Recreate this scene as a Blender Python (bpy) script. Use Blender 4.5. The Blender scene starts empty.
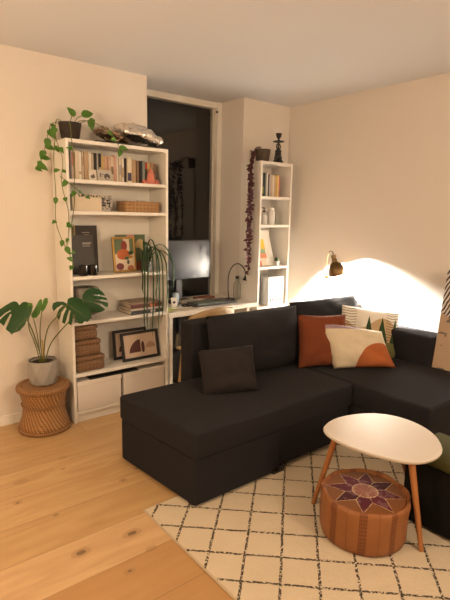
import bpy, bmesh, math, random
from mathutils import Vector, Matrix, Euler
from mathutils import noise as mnoise
random.seed(7)
R = math.radians
PI = math.pi
SC = bpy.context.scene
COL = SC.collection

# ------------------------------------------------------------------ materials
class E:
    """tiny wrapper to write shader maths as expressions"""
    def __init__(s, nt, sock): s.nt = nt; s.k = sock
    def _m(s, op, *a):
        n = s.nt.nodes.new('ShaderNodeMath'); n.operation = op
        for i, v in enumerate((s,) + a):
            if isinstance(v, E): s.nt.links.new(v.k, n.inputs[i])
            else: n.inputs[i].default_value = v
        return E(s.nt, n.outputs[0])
    def __add__(s, o): return s._m('ADD', o)
    def __sub__(s, o): return s._m('SUBTRACT', o)
    def __mul__(s, o): return s._m('MULTIPLY', o)
    def __truediv__(s, o): return s._m('DIVIDE', o)
    def __lt__(s, o): return s._m('LESS_THAN', o)
    def __gt__(s, o): return s._m('GREATER_THAN', o)
    def frac(s): return s._m('FRACT')
    def abs(s): return s._m('ABSOLUTE')
    def floor(s): return s._m('FLOOR')
    def sqrt(s): return s._m('SQRT')
    def min(s, o): return s._m('MINIMUM', o)
    def max(s, o): return s._m('MAXIMUM', o)
    def sin(s): return s._m('SINE')
    def atan2(s, o): return s._m('ARCTAN2', o)
    def tri(s, period=1.0):      # distance to the nearest multiple of period
        return ((s / period + 0.5).frac() - 0.5).abs() * period

class Mt:
    def __init__(s, name, col=(.5, .5, .5), rough=.6, metal=0, spec=.5, **kw):
        s.m = bpy.data.materials.new(name); s.m.use_nodes = True
        s.nt = s.m.node_tree
        s.b = s.nt.nodes['Principled BSDF']
        s.b.inputs['Base Color'].default_value = (*col, 1)
        s.b.inputs['Roughness'].default_value = rough
        s.b.inputs['Metallic'].default_value = metal
        s.b.inputs['Specular IOR Level'].default_value = spec
        for k, v in kw.items(): s.b.inputs[k.replace('_', ' ')].default_value = v
        s._tc = None
    def tc(s, which='Object'):
        if s._tc is None: s._tc = s.nt.nodes.new('ShaderNodeTexCoord')
        return s._tc.outputs[which]
    def xyz(s):
        n = s.nt.nodes.new('ShaderNodeSeparateXYZ'); s.nt.links.new(s.tc(), n.inputs[0])
        return [E(s.nt, n.outputs[i]) for i in range(3)]
    def mapped(s, scale=(1, 1, 1), loc=(0, 0, 0), rot=(0, 0, 0)):
        n = s.nt.nodes.new('ShaderNodeMapping'); s.nt.links.new(s.tc(), n.inputs[0])
        n.inputs['Scale'].default_value = scale; n.inputs['Location'].default_value = loc
        n.inputs['Rotation'].default_value = rot
        return n.outputs[0]
    def noise(s, scale=10, detail=3, stretch=(1, 1, 1), rough=.5, dist=0):
        n = s.nt.nodes.new('ShaderNodeTexNoise'); s.nt.links.new(s.mapped(stretch), n.inputs['Vector'])
        n.inputs['Scale'].default_value = scale; n.inputs['Detail'].default_value = detail
        n.inputs['Roughness'].default_value = rough; n.inputs['Distortion'].default_value = dist
        return E(s.nt, n.outputs[0])
    def wave(s, scale=10, axis='X', stretch=(1, 1, 1), dist=0, rot=(0, 0, 0)):
        n = s.nt.nodes.new('ShaderNodeTexWave'); s.nt.links.new(s.mapped(stretch, rot=rot), n.inputs['Vector'])
        n.bands_direction = axis; n.inputs['Scale'].default_value = scale; n.inputs['Distortion'].default_value = dist
        return E(s.nt, n.outputs['Fac'])
    def voronoi(s, scale=10, out='Distance', stretch=(1, 1, 1)):
        n = s.nt.nodes.new('ShaderNodeTexVoronoi'); s.nt.links.new(s.mapped(stretch), n.inputs['Vector'])
        n.inputs['Scale'].default_value = scale
        return n.outputs[out] if out == 'Color' else E(s.nt, n.outputs[out])
    def mix(s, f, a, b):
        n = s.nt.nodes.new('ShaderNodeMix'); n.data_type = 'RGBA'
        if isinstance(f, E): s.nt.links.new(f.k, n.inputs[0])
        else: n.inputs[0].default_value = f
        for i, v in ((6, a), (7, b)):
            if isinstance(v, tuple): n.inputs[i].default_value = (*v[:3], 1)
            else: s.nt.links.new(v, n.inputs[i])
        return n.outputs[2]
    def ramp(s, f, stops):
        n = s.nt.nodes.new('ShaderNodeValToRGB'); s.nt.links.new(f.k, n.inputs[0])
        e = n.color_ramp.elements
        while len(e) < len(stops): e.new(.5)
        for el, (p, c) in zip(e, stops): el.position = p; el.color = (*c, 1)
        return n.outputs[0]
    def color(s, sock): s.nt.links.new(sock, s.b.inputs['Base Color']); return s
    def rough(s, f): s.nt.links.new(f.k, s.b.inputs['Roughness']); return s
    def bump(s, f, strength=.3, dist=.01):
        n = s.nt.nodes.new('ShaderNodeBump'); s.nt.links.new(f.k, n.inputs['Height'])
        n.inputs['Strength'].default_value = strength; n.inputs['Distance'].default_value = dist
        s.nt.links.new(n.outputs[0], s.b.inputs['Normal']); return s

_plain = {}
def plain(col, rough=.6, metal=0, name=None):
    k = (col, rough, metal)
    if k not in _plain:
        m = Mt(name or 'paint_%d' % len(_plain), col, rough, metal)
        f = m.noise(60, 2)
        m.color(m.mix(f * .25, col, tuple(c * .8 for c in col)))
        _plain[k] = m.m
    return _plain[k]

def wall_mat(name, col):
    m = Mt(name, col, .85, spec=.2)
    m.color(m.mix(m.noise(1.3, 4) * .5, col, tuple(c * .93 for c in col)))
    m.bump(m.noise(140, 4), .12, .004); return m.m
WALL = wall_mat('wall_paint', (.75, .69, .62))
CEIL = wall_mat('ceiling_paint', (.71, .715, .73))
TRIM = plain((.80, .76, .68), .45, name='trim_paint')

def floor_mat():
    m = Mt('oak_planks', rough=.42, spec=.4)
    x, y, z = m.xyz()
    W = .27
    yy = (y + 1.525 + 20 * W) / W
    row = yy.floor()
    hsh = ((row * 12.9898).sin() * 43758.54).frac()
    xx = x / 2.3 + hsh * 3.7
    cell = xx.floor()
    h2 = (((row * 7.31 + cell * 3.77) * 1.713).sin() * 1371.7).frac()
    seam = ((yy.frac() - .5).abs() > .4955).max((xx.frac() - .5).abs() > .4994)
    # grain: noise stretched along the board, shifted per board
    n = m.nt.nodes.new('ShaderNodeCombineXYZ')
    m.nt.links.new((x * 1.3 + h2 * 40).k, n.inputs[0]); m.nt.links.new((y * 9).k, n.inputs[1]); m.nt.links.new((h2 * 9).k, n.inputs[2])
    g = m.nt.nodes.new('ShaderNodeTexNoise'); m.nt.links.new(n.outputs[0], g.inputs['Vector'])
    g.inputs['Scale'].default_value = 1.6; g.inputs['Detail'].default_value = 5; g.inputs['Distortion'].default_value = 1.4
    gr = E(m.nt, g.outputs[0])
    base = m.ramp(gr, [(.25, (.44, .265, .115)), (.5, (.56, .36, .17)), (.75, (.66, .45, .235))])
    fine = m.noise(14, 4, (1, 26, 1))
    c = m.mix(fine * .35, base, (.42, .25, .11))
    c = m.mix(h2 * .45, c, (.42, .25, .10))
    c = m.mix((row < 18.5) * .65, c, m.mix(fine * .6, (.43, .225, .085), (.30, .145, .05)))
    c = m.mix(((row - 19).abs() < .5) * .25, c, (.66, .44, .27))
    # knots
    for kx, ky, kr in ((-.502, -1.622, .020), (-.251, -1.637, .022), (-.378, -1.86, .014), (-.067, -1.177, .014), (.063, -1.105, .012), (-.494, -1.276, .010), (-.62, -1.05, .012), (-.30, -.85, .010)):
        d2 = (((x - kx) * .6) * ((x - kx) * .6) + (y - ky) * (y - ky)).sqrt() + (gr - .5) * .02
        c = m.mix((d2 < kr * 1.3) * .30, c, (.24, .13, .06)); c = m.mix((d2 < kr * .55) * .65, c, (.09, .05, .03))
    v = m.voronoi(1.9, 'Distance', (.9, 1.5, 1))
    c = m.mix((v < .035) * .8, c, (.09, .05, .025))
    c = m.mix((v < .085) * .3, c, (.25, .14, .06))
    c = m.mix(seam * .75, c, (.13, .075, .03))
    m.color(c); m.rough(gr * .2 + .3); m.bump(fine * .3 - seam, .15, .004)
    return m.m
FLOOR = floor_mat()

def white_lam(name='white_laminate', col=(.80, .77, .71), rough=.38):
    m = Mt(name, col, rough); m.color(m.mix(m.noise(40, 2) * .2, col, tuple(c * .95 for c in col)))
    return m.m
WHITE = white_lam()
BOXW = white_lam('storage_box_card', (.72, .66, .60), .6)

def fabric(name, c1, c2, scale=500, bump=.25, rough=.95, sheen=.02):
    m = Mt(name, c1, rough, spec=.12, Sheen_Weight=sheen, Sheen_Roughness=.5)
    w = m.wave(scale * .3, 'X').max(m.wave(scale * .3, 'Z')).max(m.wave(scale * .3, 'Y'))
    f = m.noise(scale, 3)
    m.color(m.mix(f, c1, c2)); m.bump(f * .6 + m.noise(12, 3) * .5, bump, .004); return m
SOFA = fabric('charcoal_upholstery', (.0125, .0118, .0135), (.024, .023, .026)).m
CUSHD = fabric('grey_brown_cover', (.018, .0148, .0148), (.031, .026, .026), 420).m
RUSTM = fabric('rust_velvet', (.125, .033, .014), (.20, .058, .024), 200).m
OLIVE = fabric('olive_cover', (.050, .048, .014), (.080, .074, .024), 300).m
BLACKF = fabric('black_upholstery', (.005, .0045, .004), (.010, .009, .008), 300).m

def rattan(name, c1, c2, fr=60, slant=.6, c3=(.10, .045, .015)):
    m = Mt(name, c1, .6)
    x, y, z = m.xyz()
    th = y.atan2(x)
    s = (th * (fr / 6.283) + z * fr * slant + m.noise(11, 2, (1, 1, .6)) * 1.3).tri()
    q = (z * 70).tri()
    n = m.noise(25, 3)
    c = m.mix(s * 2, c3, c1); c = m.mix(n * .6, c, c2); c = m.mix((q < .12) * .35, c, c3)
    m.color(c); m.bump(s + q * .4, .8, .012); return m.m
STOOLM = rattan('woven_cane', (.56, .29, .10), (.36, .17, .06), 40, .48)
CANER = rattan('wrapped_cane_rim', (.50, .25, .09), (.34, .16, .055), 90, 0)

def woven(name, c1, c2, s=90):
    m = Mt(name, c1, .75)
    x, y, z = m.xyz()
    a = ((x + y) * s).tri(); b = (z * s * 1.2).tri()
    n = m.noise(18, 3)
    c = m.mix(a.max(b) * 1.6, c2, c1); c = m.mix(n * .5, c, c2)
    m.color(c); m.bump(a.max(b), .7, .006); return m.m
SEAGRASS = woven('woven_seagrass', (.27, .15, .07), (.11, .055, .025), 36)
WILLOW = woven('split_willow', (.52, .31, .13), (.22, .11, .045), 32)
DARKWEAVE = woven('dark_woven_pot', (.055, .036, .022), (.015, .010, .007), 80)
GREYPOT = woven('brown_grey_pot', (.085, .060, .040), (.05, .035, .024), 30)

def wood(name, c1, c2, axis='Z', rough=.45):
    m = Mt(name, c1, rough)
    st = {'Z': (8, 8, .7), 'X': (.7, 8, 8), 'Y': (8, .7, 8)}[axis]
    f = m.noise(6, 4, st, dist=1)
    m.color(m.mix(f, c1, c2)); m.bump(f, .1, .003); return m.m
BEECH = wood('warm_beech', (.40, .165, .05), (.28, .10, .028))
PLY = wood('bent_plywood', (.40, .27, .13), (.30, .19, .08), 'X')
BLACKM = plain((.012, .011, .011), .35, name='black_metal')
BLACKP = plain((.018, .017, .017), .5, name='black_plastic')
BRASS = Mt('aged_brass', (.36, .23, .10), .30, 1.0); BRASS.color(BRASS.mix(BRASS.noise(40, 4), (.24, .15, .065), (.10, .06, .025))); BRASS = BRASS.m
GOLD = Mt('gold_frame', (.42, .25, .07), .4, .7); GOLD.color(GOLD.mix(GOLD.noise(120, 3), (.5, .31, .09), (.26, .14, .04))); GOLD = GOLD.m
STEEL = plain((.55, .55, .55), .3, .8, name='brushed_steel')

def leafm(name, c1, c2, rough=.5):
    m = Mt(name, c1, rough, spec=.25, Subsurface_Weight=0); m.color(m.mix(m.noise(14, 3), c1, c2)); m.bump(m.noise(40, 2), .15, .004); return m.m
MONST = leafm('monstera_green', (.010, .042, .010), (.022, .075, .016), .5)
MONSTL = leafm('young_leaf_green', (.10, .22, .035), (.06, .16, .03), .4)
POTHOS = leafm('pothos_green', (.10, .22, .03), (.05, .14, .02))
STEMG = leafm('stem_green', (.10, .13, .03), (.16, .17, .05))
STRAP = leafm('strap_leaf_green', (.010, .034, .010), (.022, .060, .016))
PURPLE = leafm('purple_vine', (.085, .022, .022), (.045, .016, .02))
SOIL = plain((.03, .02, .013), .95, name='soil')

# ------------------------------------------------------------------ mesh helpers
def BM(): return bmesh.new()
def link(name, bm, mat, parent=None, smooth=False, loc=None, rot=None):
    bmesh.ops.recalc_face_normals(bm, faces=bm.faces)
    me = bpy.data.meshes.new(name); bm.to_mesh(me); bm.free()
    for mm in (mat if isinstance(mat, (list, tuple)) else [mat]): me.materials.append(mm)
    if smooth:
        for p in me.polygons: p.use_smooth = True
        if smooth != 'all': me.set_sharp_from_angle(angle=R(38))
    o = bpy.data.objects.new(name, me); COL.objects.link(o)
    if parent: o.parent = parent
    if loc: o.location = loc
    if rot: o.rotation_euler = rot
    return o
def tag(o, label=None, cat=None, group=None, kind=None):
    if label: o['label'] = label
    if cat: o['category'] = cat
    if group: o['group'] = group
    if kind: o['kind'] = kind
    return o
def T(name, label, cat, loc=(0, 0, 0), rot=(0, 0, 0), group=None):
    o = bpy.data.objects.new(name, None); COL.objects.link(o); o.empty_display_size = .1
    o.location = loc; o.rotation_euler = rot
    return tag(o, label, cat, group)
def S(name, bm, mat, **k): return tag(link(name, bm, mat, **k), kind='structure')

def box(bm, x0, x1, y0, y1, z0, z1, bev=0, seg=2, mi=0, M=None):
    vs = [bm.verts.new((x, y, z)) for x in (x0, x1) for y in (y0, y1) for z in (z0, z1)]
    F = [(0, 1, 3, 2), (4, 6, 7, 5), (0, 4, 5, 1), (2, 3, 7, 6), (0, 2, 6, 4), (1, 5, 7, 3)]
    fs = [bm.faces.new([vs[i] for i in f]) for f in F]
    for f in fs: f.material_index = mi
    if bev:
        es = list({e for f in fs for e in f.edges})
        r = bmesh.ops.bevel(bm, geom=es, offset=bev, segments=seg, affect='EDGES', profile=.5)
        nv = {v for f in r['faces'] for v in f.verts} | {v for v in vs if v.is_valid}
        for f in r['faces']: f.material_index = mi
        vs = list(nv)
    if M is not None:
        bmesh.ops.transform(bm, matrix=M, verts=[v for v in vs if v.is_valid])
    return bm
def grid_faces(bm, rows, close=False, mi=0):
    n = len(rows[0])
    for a, b in zip(rows[:-1], rows[1:]):
        for i in range(n if close else n - 1):
            j = (i + 1) % n
            try: bm.faces.new((a[i], a[j], b[j], b[i])).material_index = mi
            except ValueError: pass
def tube(bm, pts, r, n=8, mi=0, cap=True):
    pts = [Vector(p) for p in pts]; rows = []
    rr = r if isinstance(r, (list, tuple)) else [r] * len(pts)
    up = None
    for i, p in enumerate(pts):
        t = (pts[min(i + 1, len(pts) - 1)] - pts[max(i - 1, 0)]).normalized()
        if up is None: up = Vector((0, 0, 1)) if abs(t.z) < .9 else Vector((1, 0, 0))
        a = t.cross(up)
        if a.length < 1e-4: a = t.cross(Vector((1, 0, 0)))
        a.normalize(); b = a.cross(t).normalized(); up = b
        rows.append([bm.verts.new(p + rr[i] * (math.cos(k * 2 * PI / n) * a + math.sin(k * 2 * PI / n) * b)) for k in range(n)])
    grid_faces(bm, rows, True, mi)
    if cap:
        for rw in (rows[0], rows[-1]):
            try: bm.faces.new(rw).material_index = mi
            except ValueError: pass
    return bm
def smooth_pts(pts, k=6):
    """Catmull-Rom through points"""
    P = [Vector(p) for p in pts]; P = [2 * P[0] - P[1]] + P + [2 * P[-1] - P[-2]]; out = []
    for i in range(1, len(P) - 2):
        for s in range(k):
            t = s / k
            out.append(.5 * ((2 * P[i]) + (-P[i-1] + P[i+1]) * t + (2 * P[i-1] - 5 * P[i] + 4 * P[i+1] - P[i+2]) * t * t + (-P[i-1] + 3 * P[i] - 3 * P[i+1] + P[i+2]) * t ** 3))
    out.append(P[-2]); return out
def lathe(bm, prof, n=32, c=(0, 0, 0), mi=0, M=None, closed=False):
    rows = []; new = []
    for r, z in prof:
        if r < 1e-5: r = 1e-4
        rw = [bm.verts.new((c[0] + r * math.cos(k * 2 * PI / n), c[1] + r * math.sin(k * 2 * PI / n), c[2] + z)) for k in range(n)]
        rows.append(rw); new += rw
    grid_faces(bm, rows + ([rows[0]] if closed else []), True, mi)
    if not closed:
        for rw in (rows[0], rows[-1]):
            try: bm.faces.new(rw).material_index = mi
            except ValueError: pass
    if M is not None: bmesh.ops.transform(bm, matrix=M, verts=new)
    return bm
def pillow(bm, w, h, t, n=18, pinch=.06, seed=0, wr=.006):
    """upright pillow in the XZ plane, base at z=0"""
    rows = {}
    for s in (-1, 1):
        for i in range(n + 1):
            for j in range(n + 1):
                u = -1 + 2 * i / n; v = -1 + 2 * j / n
                edge = i in (0, n) or j in (0, n)
                if s == 1 and edge: rows[(s, i, j)] = rows[(-1, i, j)]; continue
                px = u * w / 2 * (1 - pinch * (1 - v * v) ** 1)
                pz = h / 2 + v * h / 2 * (1 - pinch * (1 - u * u) ** 1)
                th = t / 2 * ((1 - u ** 4) * (1 - v ** 4)) ** .55 * (1 - .15 * (u * u + v * v) / 2)
                d = mnoise.noise(Vector((u * 2 + seed * 9, v * 2, s * 3 + seed))) * wr * 3 + mnoise.noise(Vector((u * 5 + seed, v * 5, s))) * wr
                rows[(s, i, j)] = bm.verts.new((px, s * (th + (0 if edge else d)), pz))
        for i in range(n):
            for j in range(n):
                bm.faces.new((rows[(s, i, j)], rows[(s, i + 1, j)], rows[(s, i + 1, j + 1)], rows[(s, i, j + 1)]))
    return bm

# ------------------------------------------------------------------ room
RW, H, XA, XC, YW = 2.389, 2.60, .777, 1.785, .346
XL, YF = -3.1, -5.6
t_ = .12
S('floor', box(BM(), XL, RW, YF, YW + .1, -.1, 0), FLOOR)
S('ceiling', box(BM(), XL, RW, YF, YW + .1, H, H + .1), CEIL)
S('wall_back_shelf_side', box(BM(), XL, XA, 0, YW + .1, 0, H), WALL)
S('wall_back_corner', box(BM(), XC, RW, 0, YW + .1, 0, H), WALL)
S('wall_right', box(BM(), RW, RW + t_, YF, YW + .1, -.1, H + .1), WALL)
S('wall_left', box(BM(), XL - t_, XL, YF, YW + .1, -.1, H + .1), WALL)
S('wall_front', box(BM(), XL - t_, RW + t_, YF - t_, YF, -.1, H + .1), WALL)
bm = BM(); box(bm, XL, 0.0 - .35, -.014, 0, 0, .075, .003); box(bm, -.35, XA, -.014, 0, 0, .075, .003)
S('baseboard_back', bm, TRIM)
S('baseboard_right', box(BM(), RW - .014, RW, YF, 0, 0, .075, .003), TRIM)
S('baseboard_corner', box(BM(), XC, RW - .014, -.014, 0, 0, .075, .003), TRIM)
S('baseboard_left', box(BM(), XL, XL + .014, YF, -.014, 0, .075, .003), TRIM)
# window: frame and night-dark pane in the recess
wf = tag(T('window_1', None, None, (0, 0, 0)), kind='structure')
X0, X1, Z0, Z1 = XA, XC, .0, H
bm = BM()
box(bm, X0, X0 + .06, YW, YW + .08, 0, H, .004); box(bm, X1 - .05, X1, YW - .02, YW + .08, 0, H, .004)
box(bm, X0, X1, YW, YW + .08, H - .055, H, .004); box(bm, X0, X1, YW, YW + .08, 0, .07, .004)
link('window_frame', bm, TRIM, wf)
bm = BM()
box(bm, X0 + .06, X0 + .10, YW + .02, YW + .07, .07, H - .055, .003); box(bm, X1 - .075, X1 - .05, YW + .025, YW + .07, .07, H - .055, .003)
link('window_sash', bm, plain((.60, .55, .46), .5), wf)
GL = Mt('night_glass', (1, 1, 1), .0, Transmission_Weight=1.0, IOR=1.45)
link('window_pane', box(BM(), X0 + .09, X1 - .07, YW + .035, YW + .041, .07, H - .05), GL.m, wf)
link('latch', box(BM(), X1 - .075, X1 - .055, YW - .035, YW - .02, 2.50, 2.515, .003), BLACKM, wf)
# the dark yard wall outside, a step beyond the glass
S('wall_outside', box(BM(), XA - 2, XC + 2.5, 2.2, 2.3, -1, 4.5), plain((.012, .014, .013), .9))

# ------------------------------------------------------------------ bookcases
def bookcase(name, label, W, loc, tops, Dp=.28, Hh=2.02, grp=None):
    t = T(name, label, 'bookcase', loc, group=grp)
    th = .020
    for x in (0, W - th):
        link('side_panel', box(BM(), x, x + th, -Dp, -.002, 0, Hh, .0015, 1), WHITE, t)
    link('top_panel', box(BM(), th, W - th, -Dp, -.002, Hh - .024, Hh, .0015, 1), WHITE, t)
    link('back_panel', box(BM(), th, W - th, -.012, -.004, .02, Hh - .024), WHITE, t)
    for z in tops:
        link('shelf', box(BM(), th, W - th, -Dp + .003, -.012, z - .024, z, .0015, 1), WHITE, t)
    link('bottom_panel', box(BM(), th, W - th, -Dp + .003, -.012, .062, .082), WHITE, t)
    link('plinth', box(BM(), th, W - th, -Dp + .02, -Dp + .035, 0, .062), WHITE, t)
    return t
SH = [1.757, 1.543, 1.086, .757, .371]
bookcase('bookcase', 'wide white bookcase with books and hanging plants beside the cane stool', .80, (0, 0, 0), SH)
TX = 1.770
TS = [1.712, 1.455, 1.066, .686, .37]
bookcase('narrow_bookcase', 'narrow white bookcase standing in the corner of the room', .40, (TX, 0, 0), TS)

# ------------------------------------------------------------------ books
def book(name, x, w, h, d, y, z, col, label, group, band=None, lean=0):
    """upright book, spine facing the room"""
    o = T(name, label, 'book', (x + w / 2, y, z), (0, lean, 0), group)
    bm = BM(); c = .0018; w2 = w / 2 - .0006
    box(bm, -w2, -w2 + c, 0, d, 0, h); box(bm, w2 - c, w2, 0, d, 0, h); box(bm, -w2, w2, 0, c * 1.4, 0, h, .0006, 1)
    if band: 
        z0, z1, bc = band
        box(bm, -w2 * .8, w2 * .8, -.0006, .0002, h * z0, h * z1, mi=1)
    link('cover', bm, [plain(col, .55), plain(band[2] if band else col, .55)], o)
    link('pages', box(BM(), -w2 + c, w2 - c, c * 1.4, d - .004, .003, h - .003), plain((.70, .60, .45), .9), o)
    return o
ORD = 'first second third fourth fifth sixth seventh eighth ninth tenth eleventh twelfth thirteenth fourteenth fifteenth sixteenth seventeenth eighteenth nineteenth twentieth twenty-first twenty-second twenty-third twenty-fourth twenty-fifth twenty-sixth twenty-seventh twenty-eighth twenty-ninth thirtieth'.split()
K = (.015, .013, .012); CR = (.66, .55, .41); TN = (.47, .33, .20); PK = (.55, .33, .24); WT = (.74, .68, .58); GY = (.36, .34, .31)
RDc = (.42, .07, .04); TEAL = (.20, .23, .20); BRN = (.22, .14, .08); MUST = (.50, .36, .15)
BK = [ # width, height, colour, words, band
 (.022, .170, K, 'black book with red spine mark', (.55, .82, RDc)), (.010, .212, (.30, .30, .28), 'thin dark grey book, tallest here', None),
 (.020, .200, (.66, .50, .42), 'pale pink book', (.45, .9, (.60, .25, .2))), (.024, .192, CR, 'cream paperback', None), (.022, .190, WT, 'off-white book', (.2, .3, TN)),
 (.012, .196, CR, 'slim cream paperback', (.5, .8, TN)), (.030, .196, TN, 'thick tan book', None), (.022, .188, WT, 'white book', None), (.011, .184, (.6, .5, .38), 'slim beige book', None),
 (.020, .190, K, 'black book', None), (.012, .188, GY, 'grey book', None), (.018, .190, K, 'black book next to a tan one', (.3, .5, TN)), (.026, .176, MUST, 'mustard tan book', None),
 (.022, .176, PK, 'dusty pink book', None), (.018, .176, (.62, .44, .32), 'salmon beige book', None), (.020, .178, CR, 'cream book with a brown title', (.3, .6, BRN)),
 (.022, .188, PK, 'terracotta pink book', None), (.016, .174, WT, 'pale white paperback', None), (.018, .176, CR, 'cream spine with grey lettering', (.3, .7, GY)), (.018, .178, WT, 'white spine with tan lettering', (.2, .6, TN)),
 (.020, .174, K, 'black book beside a white one', None), (.034, .182, (.72, .64, .48), 'thick white book with dark flower', (.08, .40, (.05, .04, .09))),
 (.036, .170, TN, 'thick light brown book', None), (.020, .166, BRN, 'brown book', None), (.022, .166, K, 'black book beside a grey-green one', None), (.022, .168, TEAL, 'grey-green book', None),
 (.018, .160, (.02, .03, .03), 'black book with red spine top', (.70, .98, (.5, .06, .03))), (.026, .160, MUST, 'mustard yellow book behind the pink figurine', None), (.022, .158, (.30, .21, .12), 'brown cloth book', None), (.022, .155, BRN, 'dark brown book at the row end', None)]
x = .026
for i, (w, h, c, words, band) in enumerate(BK):
    w *= 1.10
    book('book', x, w, h, .15, -.215 + random.uniform(-.006, .006), SH[0] + .001, c,
         '%s, %s from the plant end of the top shelf' % (words, ORD[i]), 'books on the top shelf of the wide bookcase', band)
    x += w + .0006
print('books end', x)
def flat_card(name, x0, x1, y, z, h, mats, label, cat, lean=.12, th=.004, rz=0, parts=None, frame=None, border=.02):
    """upright card or framed picture leaning back: base at (x,y,z); returns the thing"""
    w = x1 - x0
    o = T(name, label, cat, ((x0 + x1) / 2, y, z + th * math.sin(lean) + .0006), (-lean, 0, rz))
    if frame:
        bm = BM(); b = border
        box(bm, -w/2, -w/2 + b, 0, th, 0, h, .002, 1); box(bm, w/2 - b, w/2, 0, th, 0, h, .002, 1)
        box(bm, -w/2 + b, w/2 - b, 0, th, 0, b, .002, 1); box(bm, -w/2 + b, w/2 - b, 0, th, h - b, h, .002, 1)
        link('frame', bm, frame, o)
        link('print', box(BM(), -w/2 + b, w/2 - b, th * .35, th * .8, b, h - b), mats, o)
    else:
        link('card', box(BM(), -w/2, w/2, 0, th, 0, h), mats, o)
    return o
def blot_mat(name, bg, blobs, rough=.6):
    """picture surface: list of (kind,x,z,rx,rz,colour) painted in object space"""
    m = Mt(name, bg, rough); x, y, z = m.xyz(); c = bg
    n = (m.noise(11, 2) - .5) * 1.1
    for k, cx, cz, rx, rz, col in blobs:
        if k == 'e': f = (((x - cx) / rx) * ((x - cx) / rx) + ((z - cz) / rz) * ((z - cz) / rz) + n) < 1
        elif k == 'dome': f = ((((x - cx) / rx) * ((x - cx) / rx) + ((z - cz) / rz) * ((z - cz) / rz) + n) < 1)._m('MULTIPLY', z > cz)
        elif k == 'q': f = ((((x - cx) / rx) * ((x - cx) / rx) + ((z - cz) / rz) * ((z - cz) / rz) + n * .3) < 1)._m('MULTIPLY', z > cz)._m('MULTIPLY', x < cx)
        elif k == 'b': f = (((x - cx).abs() < rx))._m('MULTIPLY', (z - cz).abs() < rz)
        elif k == 't': f = ((((x - cx).abs() / rx + (z - cz) / rz) < 1))._m('MULTIPLY', z > cz)
        c = m.mix(f, c, col)
    m.color(c); return m.m
cardA = blot_mat('photo_card_small', (.62, .56, .47), [('e', 0, .025, .016, .012, (.06, .05, .04)), ('e', .008, .035, .006, .01, (.08, .07, .06))])
cardB = blot_mat('photo_card_wide', (.46, .42, .36), [('e', .018, .032, .022, .022, (.07, .06, .055)), ('b', -.03, .04, .006, .015, (.12, .1, .1)), ('b', -.012, .045, .008, .003, (.1, .09, .09)), ('e', .02, .02, .01, .008, (.45, .4, .35))])
flat_card('photo_card', .174, .232, -.245, SH[0] + .001, .072, cardA, 'small cream card with a dark animal picture, leaning on the top-shelf books', 'card')
flat_card('photo_card', .240, .350, -.240, SH[0] + .001, .078, cardB, 'wider grey card with black picture, leaning on the top-shelf books', 'card')
fig = T('pink_figurine', 'salmon-pink pointed figurine with a wide base before the top-shelf books', 'figurine', (.668, -.240, SH[0]))
bm = BM(); lathe(bm, [(.0, .012), (.032, .012), (.034, .03), (.027, .055), (.030, .06), (.020, .085), (.022, .09), (.008, .108), (.003, .122), (0, .123)], 8)
link('tower', bm, plain((.62, .20, .14), .5), fig, smooth=True)
bm = BM(); box(bm, -.068, .068, -.018, .018, 0, .013, .004)
tube(bm, smooth_pts([(-.03, 0, .01), (-.055, 0, .022), (-.072, 0, .016)]), [.008] * 12 + [.004], 6); tube(bm, smooth_pts([(.03, 0, .01), (.05, 0, .026), (.07, 0, .02)]), [.009] * 12 + [.004], 6)
link('base', bm, plain((.58, .17, .12), .5), fig, smooth=True)

# ---- second shelf
m = Mt('patterned_box_paper', (.68, .58, .44), .7); x, y, z = m.xyz()
n = m.noise(85, 3); dk = (n > .5)
right = (x > .065)
c = m.mix((n > .66) * .3, (.68, .58, .44), (.4, .32, .22))
c = m.mix(((z > .098)._m('MULTIPLY', dk)), c, (.06, .05, .045))
c = m.mix(right, c, (.42, .38, .33))
c = m.mix(right._m('MULTIPLY', m.noise(60, 3) > .54) * .8, c, (.09, .08, .08))
def rect(cx, cz, rx, rz): return (((x - cx).abs() < rx)._m('MULTIPLY', (z - cz).abs() < rz))
for a in ((.078, .068, .006, .03), (.088, .042, .012, .006), (.092, .056, .004, .010), (.118, .08, .014, .005), (.122, .058, .014, .005), (.128, .050, .005, .02), (.112, .073, .004, .012)):
    c = m.mix(rect(*a), c, (.02, .018, .018))
m.color(c)
pb = T('patterned_box', 'cream box with dark speckled border and black characters on the second shelf', 'box', (.212, -.21, SH[1] + .001))
link('body', box(BM(), -.150, .150, 0, .12, 0, .100, .002, 1), m.m, pb)
link('lid', box(BM(), -.153, .153, -.003, .123, .100, .116, .002, 1), m.m, pb)
wb = T('willow_tray', 'low rectangular woven tan basket on the second shelf', 'basket', (.595, -.20, SH[1] + .001))
bm = BM(); W2 = .145
box(bm, -W2, W2, -.045, -.037, 0, .072, .003, 1); box(bm, -W2, W2, .092, .1, 0, .072, .003, 1); box(bm, -W2, -W2 + .008, -.037, .092, 0, .072, .003, 1)
box(bm, W2 - .008, W2, -.037, .092, 0, .072, .003, 1); box(bm, -W2, W2, -.04, .095, 0, .006)
link('body', bm, WILLOW, wb)
bm = BM(); tube(bm, [(-W2, -.045, .075), (W2, -.045, .075), (W2, .1, .075), (-W2, .1, .075), (-W2, -.045, .075)], .0045, 8); link('rim', bm, WILLOW, wb)
bm = BM(); lathe(bm, [(0, 0), (.020, 0), (.024, .012), (.02, .03), (0, .032)], 14)
tag(link('glass_jar', bm, plain((.55, .50, .42), .3), loc=(.60, -.17, SH[1] + .062), smooth=True), 'small pale jar poking out of the woven tan basket', 'jar')
bm = BM(); box(bm, -.045, .045, -.03, .03, 0, .012, .004)
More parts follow.
